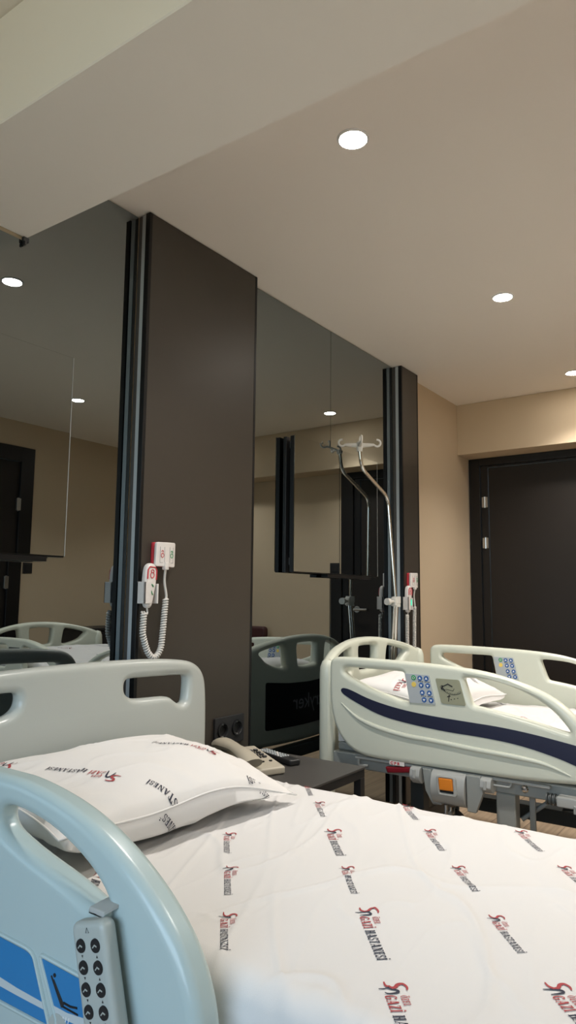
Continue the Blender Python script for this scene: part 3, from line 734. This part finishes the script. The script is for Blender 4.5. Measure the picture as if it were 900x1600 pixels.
bm = NB(); box(bm, 2.52, 3.28, 1.585, 1.640, .366, .424, .008, 2); obj('bumper', bm, 'bed_metal_dark', fb)
end_board('footboard', -.495, -1)

TOPL = [(1.489,.80),(1.489,.85),(1.484,.866),(1.470,.877),(1.44,.881),(1.362,.882),(1.25,.881),(1.155,.879),(1.009,.875),(.871,.864),(.782,.845),(.696,.821),(.624,.786),(.569,.737),(.53,.68),(.508,.615),(.508,.565),(.525,.538),(.577,.531),(.693,.523),(.816,.519),(.947,.519),(1.086,.517),(1.235,.515),(1.346,.519),(1.41,.545),(1.459,.603),(1.482,.671),(1.488,.74)]
OP1 = [(1.425,.823),(1.424,.838),(1.410,.843),(1.38,.843),(1.28,.8425),(1.185,.842),(1.172,.840),(1.168,.83),(1.153,.75),(1.149,.736),(1.16,.733),(1.217,.746),(1.296,.766),(1.377,.797),(1.41,.812)]
OP2 = [(.938,.822),(.940,.834),(.928,.8375),(.90,.837),(.808,.830),(.709,.796),(.64,.753),(.60,.708),(.588,.690),(.60,.688),(.687,.708),(.811,.731),(.885,.742),(.905,.744),(.914,.752)]
def side_rail(xc, s, mirror_sign, label):
    """s = -1: outer face towards the near bed; +1: towards the door"""
    bm = NB()
    mp = lambda u, v, w: (xc+w, u, v)
    plate(bm, chaikin(TOPL, 2), [chaikin(OP1, 2), chaikin(OP2, 2)], .045, .017, mp, 5)
    xo = xc+s*.0225
    path = smooth_path([(xo, 1.433,.707),(xo, 1.357,.657),(xo, 1.265,.630),(xo, 1.158,.615),(xo, 1.047,.610),(xo, .907,.600),(xo, .776,.594),(xo, .673,.584),(xo, .591,.558)], 6)
    n = len(path); tube(bm, path, [.0015+.0075*min(1, math.sin(PI*(i+.5)/n)*1.6) for i in range(n)], 10)
    rl = obj('side_rail', bm, 'bed_cream', fb, 60); rl['label'] = label
    bm = NB()
    nu = [(1.434,.752),(1.432,.760),(1.424,.765),(1.393,.761),(1.313,.732),(1.203,.710),(1.083,.697),(.944,.690),(.812,.685),(.688,.672),(.572,.654),(.533,.646)]
    nl = [(.533,.580),(.574,.591),(.63,.609),(.749,.634),(.877,.644),(1.013,.647),(1.158,.660),(1.264,.676),(1.361,.712),(1.42,.738)]
    plate(bm, chaikin(nu+nl, 2), [], .003, .0008, lambda u, v, w: (xo+s*.0005+w, u, v), 1); obj('navy_stripe', bm, 'navy', rl)
    return rl, xo
def keypad(xo, s, par, outer=True):
    """sloping film with one green, one yellow and eight blue buttons"""
    q = [(1.160,.838),(1.066,.838),(1.042,.736),(1.142,.735)]
    bm = NB(); plate(bm, roundpoly(q, .004), [], .005, .001, lambda u, v, w: (xo+s*.0015+w, u, v), 1); kp = obj('control_panel', bm, 'keypad', par); kp['label'] = 'grey blue keypad with coloured buttons'
    def at(fu, fv):
        t0 = Vector(q[0]).lerp(Vector(q[1]), fu); t1 = Vector(q[3]).lerp(Vector(q[2]), fu); return t0.lerp(t1, fv)
    spots = [(.34,.13,'green'),(.30,.36,'yellow')]+[(fu, fv, 'blue_button') for fv, us in ((.13,(.60,.86)),(.37,(.60,.86)),(.62,(.58,.86)),(.86,(.60,.87))) for fu in us]
    kk = 0
    for fu, fv, mt in spots:
        p = at(fu, fv); bm = NB(); xs = xo+s*.004
        lathe(bm, [(.0094, xs), (.0088, xs+s*.0014)], (0, p.x, p.y), 'X', 20); b = obj('button', bm, mt, kp)
        xg = xs+s*.0017
        bm = NB()
        if mt == 'blue_button':
            d = 1 if fv in (.13, .62) else -1
            poly_face(bm, [(xg, p.x, p.y+d*.0055), (xg, p.x-.0052, p.y-d*.003), (xg, p.x+.0052, p.y-d*.003)]); obj('arrow', bm, 'white_ink', b)
        elif mt == 'green':
            tube(bm, [(xg, p.x+.0042*math.cos(a*PI/8), p.y+.0042*math.sin(a*PI/8)) for a in range(16)], .0007, 6, closed=True); obj('ring', bm, 'white_ink', b)
    xg = xo+s*.0042
    for fv in (.25, .74):
        bm = NB()
        for fu in (.60, .86):
            p = at(fu, fv); 
            for k in range(3): poly_face(bm, [(xg, p.x+.009-k*.007, p.y-.0012+.001*(k%2)), (xg, p.x+.004-k*.007, p.y-.0012), (xg, p.x+.004-k*.007, p.y+.0014), (xg, p.x+.009-k*.007, p.y+.002)])
        obj('caption', bm, 'black_ink', kp)
    return kp
rl, xo = side_rail(2.4225, -1, 1, 'ivory side rail with navy stripe facing the near bed')
keypad(xo, -1, rl)
q = [(1.043,.829),(.953,.829),(.930,.742),(1.020,.743)]
bm = NB(); plate(bm, roundpoly(q, .009), [], .004, .001, lambda u, v, w: (xo-.0012+w, u, v), 1); ga = obj('angle_gauge', bm, 'gauge', rl); ga['label'] = 'olive angle gauge with black scale'
bm = NB(); G = lambda u, v: (xo-.0036, u, v)
arc = [(.985+.062*math.cos(math.radians(a)), .833+.068*math.sin(math.radians(a))) for a in range(205, 325, 6)]
arc = [(u-.008, v+.012) for u, v in arc]
tube(bm, [G(u, v) for u, v in arc if u > .945], .0007, 6)
for u, v in arc[::1]:
    if u > .945: tube(bm, [G(u, v), G(u-(u-.977)*.12, v+.006)], .0006, 6)
tube(bm, [G(1.005,.788), G(1.018,.800), G(.995,.812), G(.978,.804)], .0022, 6); tube(bm, [G(1.018,.792), G(1.014,.806)], .003, 6)
tube(bm, [G(1.003,.794), G(.975,.790), G(.972,.798)], .0008, 6); tube(bm, [G(.993,.752), G(.990,.776)], .0013, 6); tube(bm, [G(.986,.772), G(.997,.768)], .0018, 6)
for k in range(3): tube(bm, [G(.985-.012*k,.760+.003*k), G(.981-.012*k,.760+.003*k)], .0012, 6)
obj('gauge_scale', bm, 'black_ink', ga)
rl2, xo2 = side_rail(3.3775, 1, 1, 'ivory side rail on the door side')
keypad(3.3775-.0225, -1, rl2)
# foot end rails (seen in the mirror)
def foot_rail(xc):
    bm = NB()
    o_ = [(-.325,.56),(-.33,.70),(-.33,.82),(-.325,.85),(-.30,.862),(-.25,.864),(-.10,.865),(.02,.864),(.10,.858),(.20,.838),(.30,.80),(.38,.745),(.425,.67),(.435,.58),(.42,.535),(.38,.52),(.2,.515),(-.2,.515),(-.30,.525)]
    i1 = [(.055,.812),(.065,.822),(.09,.82),(.17,.80),(.26,.758),(.325,.71),(.35,.69),(.34,.68),(.30,.682),(.08,.695),(.06,.70)]
    i2 = [(-.28,.81),(-.275,.822),(-.26,.824),(-.11,.824),(-.095,.82),(-.09,.80),(-.09,.73),(-.095,.705),(-.12,.70),(-.25,.70),(-.275,.705),(-.28,.73)]
    plate(bm, chaikin(o_, 2), [chaikin(i1, 2), chaikin(i2, 2)], .045, .014, lambda u, v, w: (xc+w, u, v), 4)
    r_ = obj('foot_rail', bm, 'bed_cream', fb, 60)
    bm = NB(); box(bm, xc-.0245, xc-.0222, -.065, .035, .745, .815, .0008, 1); d_ = obj('foot_display', bm, 'bed_metal_dark', r_); d_['label'] = 'dark grey display'
    return r_
foot_rail(2.4225); foot_rail(3.3775)
# CPR release, latch, brackets under the near side
bm = NB(); plate(bm, roundpoly([(1.247,.494),(1.147,.506),(1.146,.487),(1.238,.473)], .004), [], .022, .005, lambda u, v, w: (2.412+w, u, v), 3); o = obj('release_handle', bm, 'red', fb); o['label'] = 'dark red emergency release handle'
bm = NB(); box(bm, 2.4005, 2.4035, 1.168, 1.228, .5055, .5195, .0005, 1); st_ = obj('sticker', bm, 'white_plastic', fb); st_['label'] = 'white sticker with red letters'
bm = NB(); text_faces(bm, 'C P R', .0135, lambda x, y: (2.4001, 1.2235-x*1.15, .5078+y), bold=.0007); obj('lettering', bm, 'red_soft', st_)
bm = NB(); box(bm, 2.412, 2.432, .66, 1.38, .504, .5145, .003, 1); obj('rail_sill', bm, 'latch', fb)
def bracket(y0, y1, bot):
    bm = NB()
    prof = [(2.408,.514),(2.390,.508),(2.384,.482),(2.390,bot+.014),(2.415,bot-.004),(2.440,bot+.004),(2.440,.514)]
    plate(bm, roundpoly(prof, .008), [], abs(y1-y0), .003, lambda u, v, w: (u, (y0+y1)/2+w, v), 2)
    for k in (.5,):
        yy = y0+(y1-y0)*k; box(bm, 2.3815, 2.392, yy-.005, yy+.005, .476, .505, .001, 1)
    return obj('rail_bracket', bm, 'latch', fb)
bracket(1.104, 1.142, .455); bracket(.846, .884, .462)
bm = NB()
prof = [(2.405,.514),(2.385,.50),(2.375,.465),(2.380,.43),(2.400,.402),(2.430,.395),(2.44,.42),(2.44,.514)]
plate(bm, roundpoly(prof, .02), [], .125, .004, lambda u, v, w: (u, .998+w, v), 2); latch = obj('rail_latch', bm, 'latch', fb)
bm = NB(); plate(bm, roundpoly([(1.036,.502),(.964,.504),(.958,.438),(1.028,.436)], .012), [roundpoly([(1.026,.495),(.974,.497),(.971,.446),(1.021,.444)], .006)], .010, .003, lambda u, v, w: (2.376+w+max(0, .5-v)*0, u, v), 2); obj('latch_bezel', bm, 'latch', latch)
bm = NB(); plate(bm, roundpoly([(1.025,.494),(.975,.496),(.972,.457),(1.021,.455)], .003), [], .012, .003, lambda u, v, w: (2.374+w, u, v), 2); o = obj('release_button', bm, 'orange', latch); o['label'] = 'orange release button'
bm = NB(); box(bm, 2.376, 2.384, .973, 1.022, .447, .4545, .001, 1); obj('latch_recess', bm, 'black_plastic', latch)
bm = NB(); plate(bm, roundpoly([(1.100,.510),(1.068,.509),(1.027,.395),(1.062,.392),(1.090,.436)], .004), [], .02, .003, lambda u, v, w: (2.415+w, u, v), 2)
obj('latch_plate', bm, 'bed_metal', fb); bm = NB(); plate(bm, roundpoly([(.932,.514),(.884,.514),(.874,.46),(.900,.393),(.930,.394)], .004), [], .02, .003, lambda u, v, w: (2.400+w, u, v), 2); obj('latch_plate', bm, 'bed_metal', fb)
bm = NB(); tube(bm, [(2.395,1.010,.402),(2.395,1.010,.372)], .006, 10); tube(bm, [(2.395,.992,.398),(2.395,.992,.375)], .005, 10); tube(bm, [(2.385,.99,.378),(2.405,.99,.378)], .008, 12); obj('latch_pin', bm, 'steel', fb)
# frame
bm = NB()
box(bm, 2.450, 2.490, -.43, 1.50, .458, .512, .004, 1); box(bm, 3.31, 3.35, -.43, 1.50, .458, .512, .004, 1)
box(bm, 2.47, 3.33, -.40, 1.49, .514, .544, .006, 1)
for y in (1.46, .55, -.40): box(bm, 2.49, 3.31, y-.02, y+.02, .465, .51, .003, 1)
obj('bed_frame', bm, 'bed_metal', fb)
bm = NB(); box(bm, 2.449, 2.499, .785, .850, .15, .458, .003, 1); obj('leg_column', bm, 'bed_metal', fb)
bm = NB(); box(bm, 3.30, 3.35, .785, .850, .15, .458, .003, 1); obj('leg_column', bm, 'bed_metal', fb)
bm = NB(); box(bm, 2.47, 2.55, -.25, 1.40, .15, .21, .004, 1); box(bm, 3.25, 3.33, -.25, 1.40, .15, .21, .004, 1); box(bm, 2.55, 3.25, 1.32, 1.39, .15, .21, .004, 1); box(bm, 2.55, 3.25, -.24, -.17, .15, .21, .004, 1)
obj('base_frame', bm, 'bed_metal_dark', fb)
bm = NB(); box(bm, 2.85, 2.91, 1.30, 1.36, .21, .46, .004, 1); obj('lift_column', bm, 'bed_metal_dark', fb)
bm = NB(); box(bm, 2.85, 2.91, -.22, -.16, .21, .46, .004, 1); obj('lift_column', bm, 'bed_metal_dark', fb)
bm = NB(); tube(bm, [(2.62, .80, .43), (2.62, .60, .445)], .016, 14); tube(bm, [(2.62, .60, .445), (2.62, .35, .46)], .009, 12); obj('gas_strut', bm, 'bed_metal_dark', fb)
bm = NB(); box(bm, 2.52, 2.53, .74, .76, .33, .46, .002, 1, mtx=None); tube(bm, [(2.53, .79, .36), (2.60, .66, .46)], .008, 10); obj('link_bar', bm, 'bed_metal', fb)
for y in (.752, .876):
    bm = NB(); lathe(bm, [(.002, 2.4400), (.009, 2.4415), (.013, 2.446), (.013, 2.4495)], (0, y, .484), 'X', 16); obj('bolt', bm, 'chrome', fb)
bm = NB(); tube(bm, fillet_path([(2.43,.862,.506),(2.418,.862,.489),(2.418,.79,.489),(2.43,.79,.506)], .01, 5), .0035, 8); obj('line_hook', bm, 'latch', fb)
bm = NB(); tube(bm, fillet_path([(2.43,1.372,.515),(2.425,1.372,.478),(2.44,1.34,.478)], .01, 5), .0045, 8); tube(bm, [(2.425,1.222,.512),(2.425,1.222,.49)], .0045, 8); obj('line_hook', bm, 'latch', fb)
bm = NB(); box(bm, 2.405, 2.448, .50, .640, .456, .488, .005, 2); bx_ = obj('rail_hinge_box', bm, 'latch', fb)
bm = NB()
for k in range(6): tube(bm, [(2.425, .640+.006*k, .472), (2.425, .644+.006*k, .472)], .019 if k % 2 else .015, 14)
obj('hinge_spring', bm, 'bed_metal_dark', bx_)
bm = NB(); box(bm, 2.402, 2.408, .575, .588, .442, .468, .002, 1); obj('hinge_tab', bm, 'bed_metal', bx_)
for x in (2.51, 3.29):
    for y in (-.2, 1.35): caster(x, y, fb)

# ------------------------------------------------------------------ IV pole on the far bed's head corner
r = empty('iv_pole', (3.30, 1.63, .40), 'chrome IV pole with white four-hook top beside the narrow taupe panel', 'IV pole')
bm = NB(); tube(bm, [(3.318, 1.690, .44), (3.297, 1.640, 1.085)], .0125, 16); tube(bm, [(3.285, 1.690, .44), (3.277, 1.642, 1.085)], .006, 12); obj('lower_tube', bm, 'chrome', r)
bm = NB(); tube(bm, fillet_path([(3.297, 1.641, 1.06), (3.266, 1.668, 1.632), (2.984, 1.667, 1.742), (2.966, 1.667, 1.848)], .05, 8), .0088, 16); obj('upper_rod', bm, 'chrome', r)
bm = NB(); tube(bm, [(3.297, 1.6395, 1.066), (3.297, 1.6395, 1.084), (3.296, 1.640, 1.085), (3.296, 1.640, 1.118)], [.021, .021, .0235, .0235], 20)
box(bm, 3.262, 3.282, 1.625, 1.655, 1.07, 1.112, .005, 2); tube(bm, [(3.222, 1.64, 1.092), (3.262, 1.64, 1.092)], .008, 12); tube(bm, [(3.200, 1.645, 1.092), (3.222, 1.642, 1.092)], .017, 16); obj('clamp', bm, 'iv_plastic', r)
bm = NB(); c0 = Vector((2.966, 1.667, 1.852))
tube(bm, [c0+Vector((0,0,-.03)), c0+Vector((0,0,-.005)), c0+Vector((0,0,.012)), c0+Vector((0,0,.02))], [.013, .017, .017, .010], 16); obj('hook_hub', bm, 'iv_plastic', r)
for a in (-54.8, 35.2, 125.2, 215.2):
    d = Vector((math.cos(math.radians(a)), math.sin(math.radians(a)), 0)); L_ = .098; zz = Vector((0, 0, 1))
    bm = NB(); tube(bm, [c0+d*.012, c0+d*.05+zz*.002, c0+d*(L_-.030)+zz*.003, c0+d*(L_-.0245)+zz*.0015], [.012, .009, .0065, .0055], 10)
    rc = c0+d*(L_-.012)+zz*.012
    tube(bm, [rc+(-d*math.cos(t)+zz*math.sin(t))*.0165 for t in [math.radians(q) for q in range(-40, -285, -14)]], .0052, 10)
    obj('hook_arm', bm, 'iv_plastic', r)
bm = NB(); tube(bm, [c0+Vector((0,0,.018)), c0+Vector((.002,0,.034)), c0+Vector((.006,0,.048))], [.006, .005, .002], 8); obj('hub_tip', bm, 'iv_plastic', r)

# ------------------------------------------------------------------ bedside table with phone and remote
TZ = .524
r = empty('bedside_table', (2.0, 1.46, 0), 'charcoal bedside table with black legs between the two beds', 'table')
bm = NB(); box(bm, 1.735, 2.247, 1.243, 1.698, TZ-.008, TZ, .001, 1); obj('table_top', bm, 'table', r)
bm = NB(); box(bm, 1.737, 2.245, 1.245, 1.27, TZ-.036, TZ-.0085, .001, 1); box(bm, 1.737, 2.245, 1.671, 1.696, TZ-.036, TZ-.0085, .001, 1); box(bm, 1.737, 1.762, 1.2705, 1.6705, TZ-.036, TZ-.0085, .001, 1); box(bm, 2.220, 2.245, 1.2705, 1.6705, TZ-.036, TZ-.0085, .001, 1)
obj('apron', bm, 'black_plastic', r)
for x in (1.737, 2.217):
    for y in (1.245, 1.668):
        bm = NB(); box(bm, x, x+.028, y, y+.028, 0, TZ-.0365, .001, 1); obj('leg', bm, 'black_plastic', r)
bm = NB(); box(bm, 1.7655, 2.2165, 1.26, 1.69, .18, .198, .001, 1); obj('lower_shelf', bm, 'table', r)

def oriented(loc, deg): return Matrix.Translation(loc) @ Matrix.Rotation(math.radians(deg), 4, 'Z')
r = empty('telephone', (1.95, 1.56, TZ), 'beige desk telephone on the bedside table beside the near pillow', 'telephone')
Mx = oriented((1.955, 1.545, TZ+.001), -23)
def wedge(bm, x0, x1, y0, y1, h0, h1, bev, mi=0):
    vs = [bm.verts.new(q) for q in ((x0,y0,0),(x1,y0,0),(x1,y1,0),(x0,y1,0),(x0,y0,h0),(x1,y0,h0),(x1,y1,h1),(x0,y1,h1))]
    fs = [bm.faces.new([vs[i] for i in q]) for q in ((0,3,2,1),(4,5,6,7),(0,1,5,4),(1,2,6,5),(2,3,7,6),(3,0,4,7))]
    bmesh.ops.bevel(bm, geom=list({e for f in fs for e in f.edges}), offset=bev, segments=3, affect='EDGES', profile=.5)
bm = NB(); wedge(bm, -.075, .088, -.115, .10, .024, .055, .006); bmesh.ops.transform(bm, matrix=Mx, verts=bm.verts[:]); base = obj('phone_base', bm, 'phone', r)
sl = lambda y: .024+(.055-.024)*(y+.115)/.215
bm = NB()
hp = [(-.040, -.118, .040), (-.040, -.10, .050), (-.040, -.06, .066), (-.040, 0, .078), (-.040, .06, .080), (-.040, .095, .078), (-.040, .112, .070)]
tube(bm, smooth_path(hp, 5), [.020+.010*abs(math.cos(PI*i/30)) for i in range(31)], 16)
bmesh.ops.scale(bm, vec=(1.25, 1, .72), space=Matrix.Translation((.040, 0, -.062)), verts=bm.verts[:])
bmesh.ops.transform(bm, matrix=Mx, verts=bm.verts[:]); obj('phone_handset', bm, 'phone', r)
ck = 0
for i in range(4):
    for j in range(3):
        y = .045-.021*i; x = .020+.021*j
        bm = NB(); box(bm, x-.0078, x+.0078, y-.0055, y+.0055, sl(y)-.001, sl(y)+.006, .0015, 1); bmesh.ops.transform(bm, matrix=Mx, verts=bm.verts[:]); obj('key', bm, 'black_plastic', base)
for k in range(2):
    bm = NB(); lathe(bm, [(.006, sl(-.055)-.001), (.0055, sl(-.055)+.003)], (.035+.03*k, -.055, 0), 'Z', 14); bmesh.ops.transform(bm, matrix=Mx, verts=bm.verts[:]); obj('key', bm, 'black_plastic', base)
r = empty('remote_control', (2.13, 1.545, TZ), 'black remote control with pale keys lying beside the telephone', 'remote control')
Mx = oriented((2.140, 1.548, TZ+.001), -18)
bm = NB(); plate(bm, roundpoly([(-.024, -.112), (.024, -.112), (.022, .10), (-.022, .10)], .012), [], .020, .006, lambda u, v, w: (u, v, .010+w)); bmesh.ops.transform(bm, matrix=Mx, verts=bm.verts[:]); body = obj('remote_body', bm, 'black_plastic', r)
for i in range(9):
    for j in range(4):
        x = -.0155+.0103*j; y = .088-.0165*i
        bm = NB(); box(bm, x-.0036, x+.0036, y-.0045, y+.0045, .0195, .0225, .001, 1); bmesh.ops.transform(bm, matrix=Mx, verts=bm.verts[:]); obj('key', bm, 'keypad' if (i+j) % 7 else 'white_plastic', body)

# ------------------------------------------------------------------ furniture seen only in the mirrors
r = empty('armchair', (4.42, -.16, 0), 'maroon chair against the door-side wall, its back showing in the right mirror', 'chair')
bm = NB(); box(bm, 4.20, 4.62, -.38, .066, .40, .47, .02, 3); obj('seat', bm, 'maroon', r)
bm = NB(); plate(bm, roundpoly([(-.385, .50), (.071, .50), (.066, .868), (-.38, .868)], .04), [], .055, .02, lambda u, v, w: (4.625+.09*(v-.5)+w, u, v), 3); obj('backrest', bm, 'maroon', r)
for x in (4.225, 4.60):
    for y in (-.355, .04):
        bm = NB(); tube(bm, [(x, y, 0), (x, y, .41 if x < 4.5 else .58)], .016, 12); obj('leg', bm, 'black_plastic', r)
r = empty('low_cabinet', (3.94, -1.1, 0), 'low black cabinet by the rear wall, reflected beside the wide taupe panel', 'cabinet')
bm = NB(); box(bm, 3.665, 4.215, -1.29, -.92, .04, .83, .003, 1); obj('body', bm, 'black_plastic', r)
bm = NB(); box(bm, 3.655, 4.225, -1.292, -.90, .831, .85, .002, 1); obj('top_board', bm, 'black_plastic', r)
for a, b, hx in ((3.67, 3.938, 3.915), (3.942, 4.21, 3.965)):
    bm = NB(); box(bm, a, b, -.9195, -.903, .05, .825, .002, 1); dd = obj('door', bm, 'black_plastic', r)
    bm = NB(); tube(bm, fillet_path([(hx, -.903, .55), (hx, -.885, .55), (hx, -.885, .67), (hx, -.903, .67)], .008, 4), .005, 8); obj('handle', bm, 'steel', dd)
for x in (3.69, 4.19):
    for y in (-1.27, -.94):
        bm = NB(); box(bm, x-.015, x+.015, y-.015, y+.015, 0, .0395); obj('foot', bm, 'black_plastic', r)

# ------------------------------------------------------------------ daylight
SKY = 6.
w = bpy.data.worlds.new('World'); C.scene.world = w; w.use_nodes = True
nt = w.node_tree; bg = nt.nodes['Background']; bg.inputs['Strength'].default_value = SKY
tc = nt.nodes.new('ShaderNodeTexCoord'); sp = nt.nodes.new('ShaderNodeSeparateXYZ'); nt.links.new(tc.outputs['Generated'], sp.inputs[0])
cr = nt.nodes.new('ShaderNodeValToRGB'); mr = nt.nodes.new('ShaderNodeMapRange'); mr.inputs['From Min'].default_value = -1; mr.inputs['From Max'].default_value = 1
nt.links.new(sp.outputs['Z'], mr.inputs['Value']); nt.links.new(mr.outputs[0], cr.inputs[0])
e0 = cr.color_ramp.elements[0]; e0.position = .0; e0.color = (.26, .29, .24, 1)
e1 = cr.color_ramp.elements[1]; e1.position = .47; e1.color = (.30, .34, .30, 1)
e2 = cr.color_ramp.elements.new(.53); e2.color = (.70, .87, 1., 1)
e3 = cr.color_ramp.elements.new(1.); e3.color = (.35, .60, 1., 1)
nt.links.new(cr.outputs[0], bg.inputs['Color'])
la = bpy.data.lights.new('window_portal', 'AREA'); la.shape = 'RECTANGLE'; la.size = VZ1-VZ0; la.size_y = VY1-VY0
la.cycles.is_portal = True
lo = bpy.data.objects.new('window_portal', la); COL.objects.link(lo); lo.location = (XL-.13, (VY0+VY1)/2, (VZ0+VZ1)/2); lo.rotation_euler = (0, -PI/2, 0)

# ------------------------------------------------------------------ camera
cam = bpy.data.cameras.new('camera'); co = bpy.data.objects.new('camera', cam); COL.objects.link(co)
cam.sensor_fit = 'VERTICAL'; cam.sensor_height = 24; cam.lens = 1098.77/1600*24; cam.clip_start = .02
rt = Vector((0.5755176623659867, -0.817733823078319, 0.009529685121062068)); upv = Vector((-0.10302295802695444, -0.06093713863264402, 0.9928106240641474)); fw = Vector((0.8112741154653995, 0.5723618258837518, 0.11931575690935001))
mm = Matrix((( rt.x, upv.x, -fw.x, 0), (rt.y, upv.y, -fw.y, 0), (rt.z, upv.z, -fw.z, 1.113), (0, 0, 0, 1)))
co.matrix_world = mm
C.scene.camera = co
vs = C.scene.view_settings; vs.view_transform = 'Standard'; vs.look = 'None'; vs.gamma = 1; vs.use_curve_mapping = False; vs.exposure = 0.2
cy = C.scene.cycles
cy.max_bounces = 10; cy.diffuse_bounces = 6; cy.glossy_bounces = 6; cy.sample_clamp_indirect = 6
